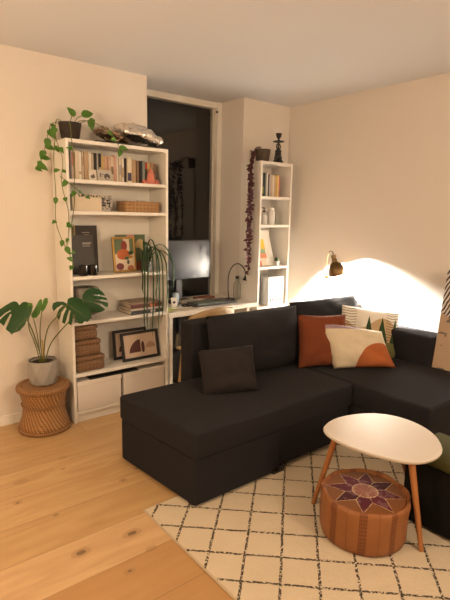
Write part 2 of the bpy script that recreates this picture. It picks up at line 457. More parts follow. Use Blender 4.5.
tag(link('folded_cloth', bm, plain((.32, .26, .20), .9), loc=(.665, -.16, SH[1] + .072), rot=(0, .1, .3)), 'small brown folded cloth lying on the woven tan basket', 'cloth')

# ---- third shelf
gb = blot_mat('grey_cover_tall', (.040, .034, .030), [('b', -.005, .30, .03, .003, (.35, .32, .28)), ('b', .0, .285, .02, .002, (.3, .28, .25))])
gb2 = blot_mat('grey_cover_front', (.062, .056, .050), [('b', .045, .225, .035, .004, (.42, .39, .34)), ('b', .04, .212, .03, .002, (.35, .32, .28)), ('b', .04, .203, .03, .002, (.35, .32, .28))])
o = T('tall_book', 'tall dark grey book with a gold edge, behind the shorter grey one', 'book', (.218, -.08, SH[2] + .001), (-.06, 0, .0))
link('cover', box(BM(), -.085, .085, 0, .012, 0, .352, .001, 1), gb, o)
link('edge_band', box(BM(), -.094, -.0852, .001, .011, 0, .350), plain((.42, .26, .06), .4), o, )
o = T('grey_book', 'shorter matte grey book with small pale text, leaning behind the black candles', 'book', (.148, -.145, SH[2] + .001), (-.08, 0, .05))
link('cover', box(BM(), -.098, .098, 0, .010, 0, .285, .001, 1), gb2, o)
for i, (cx, yy, lb) in enumerate(((.115, -.235, 'black glass candle cup beside the bookcase side panel'), (.187, -.235, 'black glass candle cup between its twin and the gold picture frame'))):
    o = T('candle_cup', lb, 'candle', (cx, yy, SH[2] + .001), group='black candle cups on the third shelf')
    bm = BM(); lathe(bm, [(0, 0), (.031, 0), (.033, .004), (.033, .072), (.030, .072), (.030, .006), (0, .006)], 24)
    link('cup', bm, plain((.012, .011, .011), .12), o, smooth=True)
    bm = BM(); lathe(bm, [(0, .0062), (.0295, .0062), (.0295, .058), (0, .058)], 20); link('wax', bm, plain((.55, .42, .28), .5), o)
artA = blot_mat('abstract_print', (.60, .50, .36), [('b', -.055, .20, .05, .06, (.10, .15, .07)), ('b', .08, .2, .03, .06, (.11, .15, .07)), ('e', .0, .20, .028, .038, (.22, .03, .02)), ('e', -.012, .135, .060, .040, (.42, .10, .02)),
    ('e', .058, .145, .022, .016, (.02, .05, .02)), ('e', .048, .115, .032, .012, (.33, .17, .03)), ('e', -.045, .045, .034, .026, (.14, .025, .025)), ('e', .03, .075, .012, .018, (.05, .05, .03)), ('e', .05, .03, .03, .02, (.35, .12, .05)), ('e', .02, .105, .02, .012, (.04, .1, .05))])
flat_card('picture_frame', .368, .575, -.2, SH[2] + .001, .268, artA, 'gold-framed abstract picture in burnt orange, green and dark red', 'picture', .10, .016, .14, frame=GOLD, border=.017)
artB = blot_mat('green_art_print', (.10, .145, .075), [('e', .0, .26, .035, .035, (.55, .25, .2)), ('e', .085, .20, .045, .05, (.55, .42, .2)), ('e', .06, .13, .05, .05, (.12, .16, .08)), ('b', .09, .02, .05, .05, (.3, .07, .04))])
flat_card('art_print', .432, .690, -.115, SH[2] + .001, .282, artB, 'green unframed art print standing behind the gold picture frame', 'picture', .05, .006, .0)

# strap-leaf plant hanging over the third shelf edge
sp = T('strap_leaf_plant', 'plant with long green strap leaves arching up and hanging over the third shelf', 'potted plant', (.635, -.215, SH[2] + .001))
bm = BM(); lathe(bm, [(0, 0), (.038, 0), (.048, .085), (.044, .085), (.036, .01), (0, .01)], 24); link('pot', bm, plain((.035, .025, .018), .6), sp, smooth=True)
bm = BM(); lathe(bm, [(0, .060), (.042, .060), (.042, .068), (0, .074)], 16); link('soil', bm, SOIL, sp)
strands = [(-.075, .20, -.46, -.10), (-.045, .19, -.45, -.1), (-.01, .17, -.50, -.11), (.035, .15, -.48, -.12), (.070, .15, -.40, -.11), (-.09, .12, -.16, -.10), (.015, .21, -.22, -.12), (.165, .12, -.10, -.12), (.150, .17, -.15, -.13), (.10, .13, -.30, -.12)]
def ribbon(bm, pts, w, side=Vector((1, 0, 0))):
    rows = []; n = len(pts)
    for i, p in enumerate(pts):
        t = i / (n - 1); ww = w * (1 - max(0, t - .8) * 4.5) * (.6 + .4 * min(1, t * 5))
        tg = (pts[min(i + 1, n - 1)] - pts[max(i - 1, 0)]).normalized()
        s = (side - tg * side.dot(tg)).normalized(); nn = tg.cross(s)
        rows.append([bm.verts.new(p + s * ww), bm.verts.new(p + nn * ww * .45), bm.verts.new(p - s * ww), bm.verts.new(p - nn * ww * .35)])
    grid_faces(bm, rows, True)
for i, (dx, up, dn, dy) in enumerate(strands):
    if i == 0: dn = -.46
    pts = smooth_pts([(dx * .15, 0, .07), (dx * .45, dy * .25, .07 + up * .75), (dx * .75, dy * .75, .03 + up), (dx, dy * 1.15, up * .55), (dx * 1.06 + random.uniform(-.006, .006), dy * 1.18, dn * .35), (dx * 1.05 + random.uniform(-.01, .01), dy * 1.12, dn * .75), (dx * .98 + random.uniform(-.01, .01), dy * 1.1, dn)], 5)
    bm = BM(); ribbon(bm, pts, .0065); link('leaf', bm, STRAP, sp, smooth='all')

# ---- fourth shelf
rv = T('ribbed_vessel', 'ribbed grey-beige vessel with a brass foot behind the monstera leaf', 'vase', (.150, -.17, SH[3] + .001))
bm = BM(); rows = []
for r, z in [(0, .03), (.06, .03), (.098, .05), (.105, .09), (.105, .19), (.10, .215), (.085, .235), (.07, .238), (.07, .23)]:
    rows.append([bm.verts.new(((r + (.006 * math.cos(k * PI / 1.5) if r > .05 else 0)) * math.cos(k * 2 * PI / 72) , (r + (.006 * math.cos(k * PI / 1.5) if r > .05 else 0)) * math.sin(k * 2 * PI / 72), z)) for k in range(72)])
grid_faces(bm, rows, True); link('bowl', bm, plain((.24, .21, .17), .3), rv, smooth='all')
bm = BM(); lathe(bm, [(0, 0), (.045, 0), (.045, .006), (.015, .012), (.02, .031), (0, .031)], 24); link('foot', bm, BRASS, rv, smooth=True)
z = SH[3] + .001
for (w, d, h, col, pg, dx, rz, lb) in ((.29, .20, .030, (.02, .016, .015), .9, .0, .03, 'black large-format book at the bottom of the flat pile'),
        (.285, .20, .016, (.50, .42, .33), .9, .0, .0, 'thin cream book second from the bottom of the flat pile'),
        (.27, .19, .030, (.10, .025, .018), .9, .005, -.04, 'dark red book with an orange mark in the flat pile'),
        (.265, .19, .013, (.24, .17, .12), .9, -.006, .05, 'thin brown book on top of the flat pile')):
    o = T('flat_book', lb, 'book', (.618 + dx, -.155, z), (0, 0, rz), 'books lying flat on the fourth shelf')
    bm = BM(); c = .0022; box(bm, -w/2, w/2, -d/2, d/2, 0, c); box(bm, -w/2, w/2, -d/2, d/2, h - c, h); box(bm, -w/2, w/2, -d/2, -d/2 + c * 1.2, c, h - c)
    if h > .02: box(bm, .03, .075, -d/2 - .0006, -d/2, .006, h - .005, mi=1)
    link('cover', bm, [plain(col, .5), plain((.50, .14, .03) if col[0] == .10 else (.4, .36, .3), .5)], o)
    link('pages', box(BM(), -w/2 + .004, w/2 - .003, -d/2 + c * 1.2, d/2 - .004, c, h - c), plain((.62, .52, .40), .9), o)
    z += h + .0008

# ---- fifth shelf
z = SH[4] + .001
for (w, d, h, lb) in ((.225, .20, .118, 'largest woven seagrass basket, at the bottom of the stack'), (.200, .185, .118, 'middle woven seagrass basket of the stack of three'), (.180, .17, .108, 'smallest woven seagrass basket, on top of the stack')):
    o = T('seagrass_basket', lb, 'basket', (.026 + .005 + w / 2, -.158, z), (0, 0, 0), 'stacked seagrass baskets on the fifth shelf')
    link('body', box(BM(), -w/2, w/2, -d/2, d/2, 0, h * .72, .022, 4), SEAGRASS, o, smooth='all')
    link('lid', box(BM(), -w/2 - .003, w/2 + .003, -d/2 - .003, d/2 + .003, h * .68, h, .016, 4), SEAGRASS, o, smooth='all')
    z += h + .001
artC = blot_mat('mountain_print', (.56, .43, .33), [('q', .0, .060, .100, .100, (.085, .028, .025)), ('e', .022, .095, .015, .045, (.085, .03, .027)), ('dome', .088, .085, .045, .045, (.38, .24, .17)), ('b', .0, .215, .2, .004, (.5, .4, .3))])
flat_card('picture_frame', .400, .700, -.115, SH[4] + .001, .235, artC, 'second black frame, mostly hidden behind the black-framed mountain print', 'picture', .10, .018, 0, frame=BLACKP, border=.022)
flat_card('picture_frame', .432, .765, -.210, SH[4] + .001, .228, artC, 'black-framed print of dark brown rounded shapes in front on the fifth shelf', 'picture', .22, .018, .0, frame=BLACKP, border=.022)
# boxes in the bottom compartment
for x0, x1, lb in ((.026, .383, 'white lidded storage box below the seagrass baskets'), (.397, .774, 'white lidded storage box below the black picture frames')):
    o = T('storage_box', lb, 'box', ((x0 + x1) / 2, -.272, .083), group='white storage boxes in the bottom compartment')
    w = (x1 - x0) / 2
    link('body', box(BM(), -w + .004, w - .004, .003, .25, 0, .20, .003, 1), BOXW, o)
    link('lid', box(BM(), -w, w, 0, .253, .192, .226, .003, 1), BOXW, o)
bm = BM(); box(bm, -.20, .20, -.11, .11, 0, .010, .002, 1)
tag(link('black_folder', bm, BLACKP, loc=(.33, -.158, .0835 + .226)), 'flat black folder lying across the two white storage boxes', 'folder')

# ------------------------------------------------------------------ on top of the wide bookcase
def heart_leaf(bm, c, d, nrm, L, W, fold=.25):
    """heart leaf starting at c, pointing along d, facing nrm"""
    d = Vector(d).normalized(); nrm = Vector(nrm); s = d.cross(nrm)
    if s.length < 1e-3: s = d.cross(Vector((1, .2, 0)))
    s.normalize(); nn = s.cross(d).normalized(); c = Vector(c)
    prof = [(-.10, .25), (.0, .62), (.2, .98), (.4, 1.0), (.6, .8), (.8, .45), (1, 0.0)]
    mid = []; l = []; r = []
    for t, w in prof:
        q = c + d * (max(t, 0) * L) + nn * (-.35 * L * max(t, 0) ** 2)
        mid.append(bm.verts.new(q if t >= 0 else c))
        e = c + d * (t * L) + nn * (-.35 * L * max(t, 0) ** 2)
        l.append(bm.verts.new(e + s * W / 2 * w + nn * fold * W / 2 * w)); r.append(bm.verts.new(e - s * W / 2 * w + nn * fold * W / 2 * w))
    for a in (l, r):
        for i in range(len(prof) - 1):
            bm.faces.new((mid[i], mid[i+1], a[i+1], a[i]))
po = T('pothos', 'trailing pothos in a dark woven pot on top of the wide bookcase', 'potted plant', (.086, -.15, 2.021))
bm = BM(); lathe(bm, [(0, 0), (.058, 0), (.078, .118), (.073, .118), (.055, .01), (0, .01)], 28); link('pot', bm, DARKWEAVE, po, smooth=True)
bm = BM(); lathe(bm, [(0, .098), (.070, .098), (.070, .104), (0, .108)], 20); link('soil', bm, SOIL, po)
vines = [  # in local coordinates of the pot
 [(-.04, -.03, .10), (-.105, -.04, .125), (-.125, -.06, .02), (-.150, -.08, -.15), (-.148, -.09, -.36), (-.155, -.09, -.55), (-.115, -.11, -.70), (-.080, -.13, -.78), (-.06, -.13, -.84), (-.09, -.12, -.865)],
 [(-.03, .0, .10), (-.10, -.02, .115), (-.118, -.05, .0), (-.10, -.11, -.14), (-.120, -.13, -.30), (-.085, -.14, -.48), (-.09, -.14, -.62), (-.10, -.14, -.70), (-.115, -.13, -.745)],
 [(-.03, -.05, .10), (-.055, -.14, .10), (-.055, -.165, -.02), (-.045, -.165, -.2), (-.05, -.165, -.42), (-.075, -.16, -.58), (-.07, -.16, -.66)],
 [(-.05, .0, .10), (-.12, .02, .10), (-.165, .03, -.05), (-.19, .02, -.13), (-.245, .0, -.20)],
 [(-.118, -.1, -.25), (-.06, -.165, -.31), (.0, -.175, -.36), (.055, -.172, -.385)],
 [(.02, -.03, .10), (.06, -.05, .135), (.15, -.09, .125), (.23, -.14, .06), (.285, -.155, -.01), (.30, -.16, -.05)],
 [(.0, 0, .10), (.01, -.01, .16), (.03, -.02, .17)], [(.02, 0, .10), (.06, .01, .16), (.09, -.01, .18)], [(.02, 0, .1), (.10, -.01, .14), (.16, -.03, .16)]]
for vi, v in enumerate(vines):
    pts = smooth_pts(v, 6)
    bm = BM(); tube(bm, pts, .0026, 6); link('vine', bm, STEMG, po, smooth='all')
    idx = {0: range(10, len(pts), 5), 1: range(9, len(pts), 6), 2: range(14, len(pts), 8), 3: range(6, len(pts), 2), 4: [3, 12, 18], 5: [17, 22, 27, 30], 6: [11], 7: [12], 8: [10, 12]}[vi]
    for k in idx:
        k = min(k, len(pts) - 1)
        sz = {0: .050, 1: .046, 2: .046, 3: .058, 4: .05, 5: .06, 6: .075, 7: .085, 8: .07}[vi] * random.uniform(.75, 1.25)
        d = Vector((random.uniform(-1, 1), random.uniform(-.7, -.1), random.uniform(-1.2, .2 if vi < 6 else -.1)))
        if vi == 6: d = Vector((-.8, -.2, .9))
        if vi == 7: d = Vector((.9, -.2, .4))
        bm = BM(); heart_leaf(bm, pts[k], d, (random.uniform(-.6, .1), -1, .5), sz, sz * .72); link('leaf', bm, POTHOS, po, smooth='all')
foil = Mt('silver_sequins', (.75, .72, .68), .26, 1.0)
v = foil.voronoi(55); foil.bump(v, .35, .01); foil.color(foil.mix(foil.noise(8, 2), (.95, .93, .90), (.70, .66, .60)))
foilb = Mt('bronze_sequins', (.4, .25, .15), .3, 1.0); foilb.bump(foilb.voronoi(60), .9, .02); foilb.color(foilb.mix(foilb.noise(30, 3), (.50, .36, .24), (.10, .05, .03)))
fb = T('sequin_cushion', 'crumpled shiny silver and bronze sequin cushion on top of the wide bookcase', 'cushion', (.60, -.13, 2.045), (0, .16, .02))
bm = BM(); pillow(bm, .34, .22, .10, 20, .05, 3, .010); bmesh.ops.transform(bm, matrix=Matrix.Translation((0.02, -.10, .06)) @ Matrix.Rotation(R(-75), 4, 'X'), verts=bm.verts)
link('silver_side', bm, foil.m, fb, smooth='all')
bm = BM(); pillow(bm, .22, .20, .06, 16, .05, 5, .010); bmesh.ops.transform(bm, matrix=Matrix.Translation((-.20, -.09, .005)) @ Matrix.Rotation(R(12), 4, 'Y') @ Matrix.Rotation(R(-86), 4, 'X'), verts=bm.verts)
link('bronze_side', bm, foilb.m, fb, smooth='all')
bm = BM(); box(bm, -.27, .27, -.11, .11, 0, .012, .002, 1)
tag(link('black_magazine', bm, BLACKP, loc=(.50, -.145, 2.021)), 'flat black folder under the sequin cushion on the bookcase top', 'folder')

# ------------------------------------------------------------------ cane stool and monstera
st = T('cane_stool', 'round waisted cane stool with wrapped rims carrying the monstera', 'stool', (-.192, -.202, 0))
prof = [(.150, .01), (.172, .03), (.166, .06), (.150, .11), (.143, .165), (.146, .22), (.160, .28), (.170, .31)]
bm = BM(); lathe(bm, prof + [(.15, .31), (.13, .2), (.14, .05), (.14, .01)], 64, closed=True); link('body', bm, STOOLM, st, smooth='all')
bm = BM(); ring = lambda r, z, n=48: [(r * math.cos(k * 2 * PI / n), r * math.sin(k * 2 * PI / n), z) for k in range(n + 1)]
tube(bm, ring(.162, .313), .022, 10, cap=False); link('top_rim', bm, CANER, st, smooth='all')
bm = BM(); tube(bm, ring(.168, .016), .015, 10, cap=False); link('base_rim', bm, CANER, st, smooth='all')
bm = BM(); tube(bm, ring(.147, .188), .0045, 6, cap=False); tube(bm, ring(.150, .196), .004, 6, cap=False); link('waist_band', bm, CANER, st, smooth='all')
bm = BM(); lathe(bm, [(0, .300), (.155, .300), (.155, .326), (0, .326)], 40); link('seat', bm, CANER, st)

mp = T('monstera', 'monstera with big split leaves in a grey faceted pot on the cane stool', 'potted plant', (-.180, -.175, .3265))
bm = BM()
rows = []
for q, (r, z) in enumerate([(.082, 0), (.094, .012), (.106, .085), (.101, .172), (.095, .172), (.09, .15), (.085, .02)]):
    a0 = (q % 2) * PI / 8 if q < 4 else 0
    rows.append([bm.verts.new((r * math.cos(a0 + k * PI / 4), r * math.sin(a0 + k * PI / 4), z)) for k in range(8)])
for a, b in ((0, 1),):
    pass
for qi in range(3):
    a, b = rows[qi], rows[qi + 1]; off = 0 if qi % 2 == 0 else 1
    for k in range(8):
        if qi % 2 == 0:
            bm.faces.new((a[k], a[(k+1) % 8], b[k])); bm.faces.new((a[(k+1) % 8], b[(k+1) % 8], b[k]))
        else:
            bm.faces.new((a[k], b[(k+1) % 8], b[k])); bm.faces.new((a[k], a[(k+1) % 8], b[(k+1) % 8]))
a, b = rows[3], rows[4]
for k in range(8):
    bm.faces.new((a[k], a[(k+1) % 8], b[(k+1) % 8], b[k]))
grid_faces(bm, rows[4:], True); bm.faces.new(rows[0]); bm.faces.new(rows[-1])
CONC = Mt('grey_glazed_concrete', (.34, .32, .29), .5); CONC.color(CONC.mix(CONC.noise(9, 4), (.38, .35, .31), (.26, .25, .23)))
link('pot', bm, CONC.m, mp)
bm = BM(); lathe(bm, [(0, .145), (.087, .145), (.087, .152), (0, .160)], 20); link('soil', bm, SOIL, mp)
bm = BM(); tube(bm, [(.005, -.01, .14), (-.004, -.02, .32)], .005, 8); link('support_cane', bm, plain((.55, .36, .04), .6), mp)

def cut_leaf(shape, mid, mat, curl=.5):
    """split leaf blade from its outline: filled, refined, gently domed and given thickness"""
    nrm, P = shape; nrm = Vector(nrm).normalized()
    bm = BM(); vs = [bm.verts.new(p) for p in P]
    c = sum((Vector(p) for p in P), Vector()) / len(P)
    for v in vs: v.co -= nrm * (v.co - c).dot(nrm)
    f = bm.faces.new(vs); bmesh.ops.triangulate(bm, faces=[f], ngon_method='EAR_CLIP')
    bmesh.ops.subdivide_edges(bm, edges=list(bm.edges), cuts=2, use_grid_fill=True)
    m0, m1 = Vector(mid[0]), Vector(mid[1]); ax = (m1 - m0).normalized()
    for v in bm.verts:
        d = v.co - m0; al = d.dot(ax); side = (d - ax * al - nrm * d.dot(nrm)).length
        v.co -= nrm * 0
        v.co += -nrm * (curl * (side * 2.2) ** 2 + curl * .6 * al * al) * -1 * (-1) * .9
    for v in bm.verts: v.normal_update()
    bmesh.ops.recalc_face_normals(bm, faces=bm.faces)
    bmesh.ops.solidify(bm, geom=list(bm.faces), thickness=.0012)
    lf = link('leaf', bm, mat, mp, smooth=True)
    out = []
    for q in range(9):
        t = q / 8 * .9; p = m0.lerp(m1, t); p -= nrm * (p - c).dot(nrm); al = (p - m0).dot(ax)
        out.append(p - nrm * (curl * .6 * al * al) * .9 - nrm * 0 + nrm * .0012)
    bm = BM(); tube(bm, out, [.0022 * (1 - q / 12) for q in range(9)], 5); link('midrib', bm, STEMG, lf, smooth='all')
def stem(pts, r=.0045):
    bm = BM(); tube(bm, smooth_pts(pts, 6), r, 7); link('stem', bm, STEMG, mp, smooth='all')
# blade outlines in the plant's own coordinates, metres
LA = ((-0.45, -0.85, 0.35), [(-0.139, -0.155, 0.502), (-0.154, -0.159, 0.473), (-0.185, -0.156, 0.441), (-0.211, -0.146, 0.431), (-0.227, -0.140, 0.425), (-0.233, -0.141, 0.413), (-0.241, -0.132, 0.427), (-0.260, -0.114, 0.447), (-0.262, -0.109, 0.455), (-0.242, -0.104, 0.492), (-0.219, -0.096, 0.541), (-0.227, -0.089, 0.548), (-0.250, -0.092, 0.512), (-0.273, -0.097, 0.472), (-0.283, -0.086, 0.484), (-0.299, -0.071, 0.501), (-0.289, -0.069, 0.517), (-0.256, -0.075, 0.546), (-0.221, -0.085, 0.566), (-0.225, -0.080, 0.573), (-0.255, -0.070, 0.558), (-0.291, -0.063, 0.530), (-0.309, -0.055, 0.526), (-0.321, -0.040, 0.547), (-0.311, -0.037, 0.567), (-0.287, -0.041, 0.588), (-0.255, -0.050, 0.608), (-0.224, -0.060, 0.624), (-0.197, -0.071, 0.631), (-0.180, -0.084, 0.622), (-0.170, -0.098, 0.600), (-0.148, -0.102, 0.619), (-0.129, -0.111, 0.621), (-0.112, -0.124, 0.610), (-0.102, -0.137, 0.593), (-0.104, -0.148, 0.564), (-0.119, -0.155, 0.526)])
LE = ((-0.3, -0.9, -0.1), [(-0.117, -0.131, 0.614), (-0.095, -0.138, 0.608), (-0.090, -0.137, 0.583), (-0.102, -0.127, 0.533), (-0.120, -0.117, 0.499), (-0.127, -0.117, 0.516), (-0.123, -0.125, 0.571)])
LD = ((0.1, -0.9, 0.1), [(-0.076, -0.087, 0.495), (-0.087, -0.087, 0.508), (-0.087, -0.085, 0.524), (-0.062, -0.078, 0.557), (-0.030, -0.069, 0.607), (-0.015, -0.066, 0.621), (-0.006, -0.066, 0.614), (-0.007, -0.070, 0.578), (0.002, -0.066, 0.609), (0.018, -0.062, 0.625), (0.035, -0.061, 0.619), (0.034, -0.064, 0.591), (0.009, -0.071, 0.548), (-0.013, -0.076, 0.528), (-0.018, -0.075, 0.547), (-0.028, -0.079, 0.521), (-0.056, -0.085, 0.495)])
LB = ((-0.25, -0.9, 0.35), [(0.034, -0.146, 0.569), (0.043, -0.137, 0.596), (0.071, -0.141, 0.606), (0.111, -0.154, 0.602), (0.130, -0.165, 0.587), (0.140, -0.155, 0.620), (0.166, -0.158, 0.630), (0.203, -0.169, 0.628), (0.229, -0.181, 0.616), (0.247, -0.198, 0.586), (0.267, -0.212, 0.565), (0.277, -0.233, 0.517), (0.267, -0.242, 0.487), (0.242, -0.244, 0.463), (0.222, -0.237, 0.467), (0.206, -0.238, 0.454), (0.183, -0.231, 0.456), (0.171, -0.223, 0.466), (0.167, -0.204, 0.514), (0.157, -0.199, 0.519), (0.146, -0.212, 0.477), (0.136, -0.220, 0.450), (0.120, -0.212, 0.460), (0.132, -0.197, 0.506), (0.147, -0.187, 0.543), (0.135, -0.183, 0.544), (0.118, -0.193, 0.507), (0.097, -0.205, 0.462), (0.081, -0.196, 0.472), (0.097, -0.183, 0.518), (0.122, -0.174, 0.559), (0.114, -0.170, 0.564), (0.086, -0.174, 0.533), (0.065, -0.186, 0.487), (0.052, -0.171, 0.516), (0.072, -0.162, 0.552), (0.107, -0.162, 0.579), (0.094, -0.157, 0.582), (0.065, -0.155, 0.567), (0.039, -0.156, 0.545)])
LC = ((-0.1, -0.95, 0.25), [(0.240, -0.167, 0.623), (0.248, -0.161, 0.647), (0.283, -0.158, 0.674), (0.325, -0.159, 0.687), (0.370, -0.167, 0.674), (0.395, -0.176, 0.650), (0.408, -0.185, 0.623), (0.359, -0.176, 0.634), (0.314, -0.170, 0.641), (0.308, -0.171, 0.634), (0.358, -0.179, 0.624), (0.411, -0.188, 0.610), (0.418, -0.194, 0.590), (0.365, -0.186, 0.600), (0.322, -0.181, 0.603), (0.321, -0.183, 0.595), (0.364, -0.189, 0.590), (0.418, -0.199, 0.573), (0.417, -0.204, 0.554), (0.407, -0.207, 0.538), (0.371, -0.195, 0.567), (0.324, -0.186, 0.585), (0.316, -0.187, 0.577), (0.359, -0.197, 0.558), (0.395, -0.208, 0.527), (0.375, -0.209, 0.517), (0.353, -0.208, 0.512), (0.322, -0.205, 0.512), (0.291, -0.201, 0.515), (0.276, -0.194, 0.536), (0.272, -0.188, 0.556), (0.254, -0.182, 0.572), (0.240, -0.173, 0.598)])
cut_leaf(LA, ((-.139, -.155, .52), (-.233, -.141, .42)), MONST)
cut_leaf(LE, ((-.115, -.125, .50), (-.105, -.135, .61)), MONSTL)
cut_leaf(LD, ((-.006, -.07, .575), (-.076, -.087, .50)), MONSTL, .2)
cut_leaf(LB, ((.13, -.17, .585), (.26, -.235, .475)), MONST)
cut_leaf(LC, ((.245, -.172, .60), (.41, -.19, .56)), MONST)
stem([(-.01, -.015, .15), (-.04, -.05, .27), (-.096, -.125, .414), (-.139, -.155, .515)])
stem([(-.02, -.01, .15), (-.06, -.05, .30), (-.11, -.10, .43), (-.118, -.12, .50)], .0035)
stem([(.0, .0, .15), (-.015, -.02, .28), (-.027, -.065, .422), (-.006, -.07, .575)], .0035)
stem([(-.01, .01, .15), (-.03, -.03, .28), (-.058, -.085, .402), (-.076, -.087, .50)], .003)
stem([(.005, -.01, .15), (-.001, -.06, .30), (.012, -.12, .43), (.057, -.155, .50), (.13, -.170, .585)])
stem([(.015, -.005, .15), (.035, -.07, .29), (.086, -.145, .40), (.17, -.185, .50), (.245, -.172, .60)])

# ------------------------------------------------------------------ desk niche
dk = T('desk', 'long white desk fitted between the two bookcases under the dark window', 'desk', (0, 0, 0))
link('desk_top', box(BM(), .803, 1.766, -.285, .33, .700, .740, .003), white_lam('desk_white', (.78, .74, .68), .35), dk)
for x, y in ((.825, -.262), (1.665, -.262), (.825, .29), (1.72, .29)):
    link('leg', box(BM(), x, x + .03, y, y + .03, 0, .70, .003), WHITE, dk)
mo = T('monitor', 'large black flat monitor standing on the desk before the window', 'monitor', (1.17, .10, .741))
SCR = Mt('dark_screen', (.012, .014, .020), .20, spec=.9)
link('housing', box(BM(), -.36, .335, 0, .028, .205, .565, .006), BLACKP, mo)
link('screen', box(BM(), -.353, .328, -.001, .001, .215, .558), SCR.m, mo)
bm = BM(); box(bm, -.035, .035, .03, .055, .01, .34, .004); box(bm, -.03, .03, .027, .035, .30, .42); link('stand', bm, BLACKP, mo)
link('base', box(BM(), -.13, .13, -.07, .12, 0, .012, .004), BLACKP, mo)
# desk clutter
o = T('charging_stand', 'small white card stand with a round black spot on the desk', 'stand', (.985, -.085, .741), (-.25, 0, -.2))
link('panel', box(BM(), -.027, .027, 0, .006, 0, .085, .003), WHITE, o)
bm = BM(); lathe(bm, [(0, 0), (.012, 0), (.012, .002), (0, .002)], 20, M=Matrix.Translation((0, 0, .043)) @ Matrix.Rotation(R(90), 4, 'X')); link('spot', bm, BLACKP, o)
bm = BM(); lathe(bm, [(0, 0), (.026, 0), (.028, .01), (.028, .10), (.02, .11), (0, .11)], 20)
tag(link('drinking_glass', bm, plain((.42, .52, .62), .15), loc=(1.06, .10 - .085, .741), smooth=True), 'pale blue drinking cup below the monitor', 'cup')
bm = BM(); box(bm, -.24, .24, -.12, .12, 0, .014, .004)
tag(link('laptop', bm, plain((.03, .03, .032), .3), loc=(1.36, -.08, .741), rot=(0, 0, -.03)), 'closed black laptop lying flat near the gooseneck lamp', 'laptop')
bm = BM(); box(bm, -.15, .15, -.10, .10, 0, .010, .002, 1)
tag(link('notebook', bm, plain((.06, .07, .05), .5), loc=(1.30, -.08, .756), rot=(0, 0, .08)), 'dark green notebook lying on the closed laptop', 'notebook')
bm = BM(); box(bm, -.10, .10, -.05, .05, 0, .018, .002, 1)
tag(link('pencil_case', bm, plain((.22, .07, .04), .6), loc=(1.47, .15, .741), rot=(0, 0, .1)), 'flat reddish brown case behind the laptop', 'case')
bm = BM(); box(bm, -.13, .13, -.05, .05, 0, .012, .003)
tag(link('keyboard', bm, plain((.45, .40, .33), .5), loc=(1.22, -.005 + .02, .754)), 'pale slim keyboard in front of the monitor stand', 'keyboard')
random.seed(3)
pts = [(1.10 + .05 * math.cos(a) + random.uniform(-.012, .012), -.10 + .04 * math.sin(a), .747 + .004 * (k % 3)) for k, a in enumerate([i * .9 for i in range(24)])]
bm = BM(); tube(bm, smooth_pts(pts, 4), .0035, 6)
tag(link('cable', bm, BLACKP, smooth='all'), 'coiled black cable lying on the desk beside the white stand', 'cable')
bm = BM(); box(bm, -.05, .05, -.07, .07, 0, .004, .001, 1)
tag(link('sticky_notes', bm, plain((.42, .46, .12), .8), loc=(.875, -.14, .741), rot=(0, 0, .3)), 'yellow-green paper pad on the desk against the wide bookcase', 'paper')
bm = BM(); box(bm, -.09, .09, -.06, .06, 0, .004, .001, 1)
tag(link('paper_sheet', bm, plain((.55, .50, .42), .8), loc=(1.04, -.2, .741), rot=(0, 0, .15)), 'loose cream paper lying at the front edge of the desk', 'paper')
dl = T('gooseneck_lamp', 'black gooseneck desk lamp arching over the desk', 'lamp', (1.640, -.085, .741))
bm = BM(); lathe(bm, [(0, 0), (.055, 0), (.056, .014), (.03, .022), (0, .022)], 28, c=(-.02, .03, 0)); link('base', bm, BLACKM, dl, smooth=True)
pts = smooth_pts([(-.03, .03, .015), (-.04, .03, .13), (-.034, .03, .25), (0, .015, .325), (.06, .0, .345), (.12, -.015, .29), (.132, -.02, .225)], 8)
bm = BM(); tube(bm, pts, .0055, 8); link('neck', bm, BLACKM, dl, smooth='all')
bm = BM(); lathe(bm, [(0, 0), (.008, 0), (.012, -.02), (.024, -.05), (.022, -.05), (0, -.03)], 20, M=Matrix.Translation((.133, -.02, .232)) @ Matrix.Rotation(R(14), 4, 'Y')); link('lamp_head', bm, BLACKM, dl, smooth=True)
gl = Mt('bottle_glass', (.93, .95, .93), .03, Transmission_Weight=1, IOR=1.25)
bo = T('glass_bottle', 'clear glass bottle with a black cap beside the gooseneck lamp', 'bottle', (1.722, -.04, .741))
bm = BM(); lathe(bm, [(0, 0), (.033, 0), (.036, .008), (.036, .14), (.016, .175), (.014, .20), (.011, .20), (.013, .17), (.032, .136), (.032, .01), (0, .008)], 28); link('body', bm, gl.m, bo, smooth=True)
bm = BM(); lathe(bm, [(0, .195), (.0165, .195), (.0165, .222), (0, .222)], 20); link('cap', bm, BLACKP, bo, smooth=True)
bag = BM(); lathe(bag, [(0, 0), (.12, 0), (.15, .05), (.15, .17), (.10, .27), (.03, .31), (0, .31)], 24)
for v in bag.verts: v.co += Vector((mnoise.noise(v.co * 9) * .03, mnoise.noise(v.co * 9 + Vector((5, 5, 5))) * .03, 0)) * (1 if v.co.z > .02 else 0)
tag(link('black_bag', bag, plain((.012, .012, .013), .6), loc=(1.17, .12, .001), smooth='all'), 'slouched black bag on the floor under the desk', 'bag')

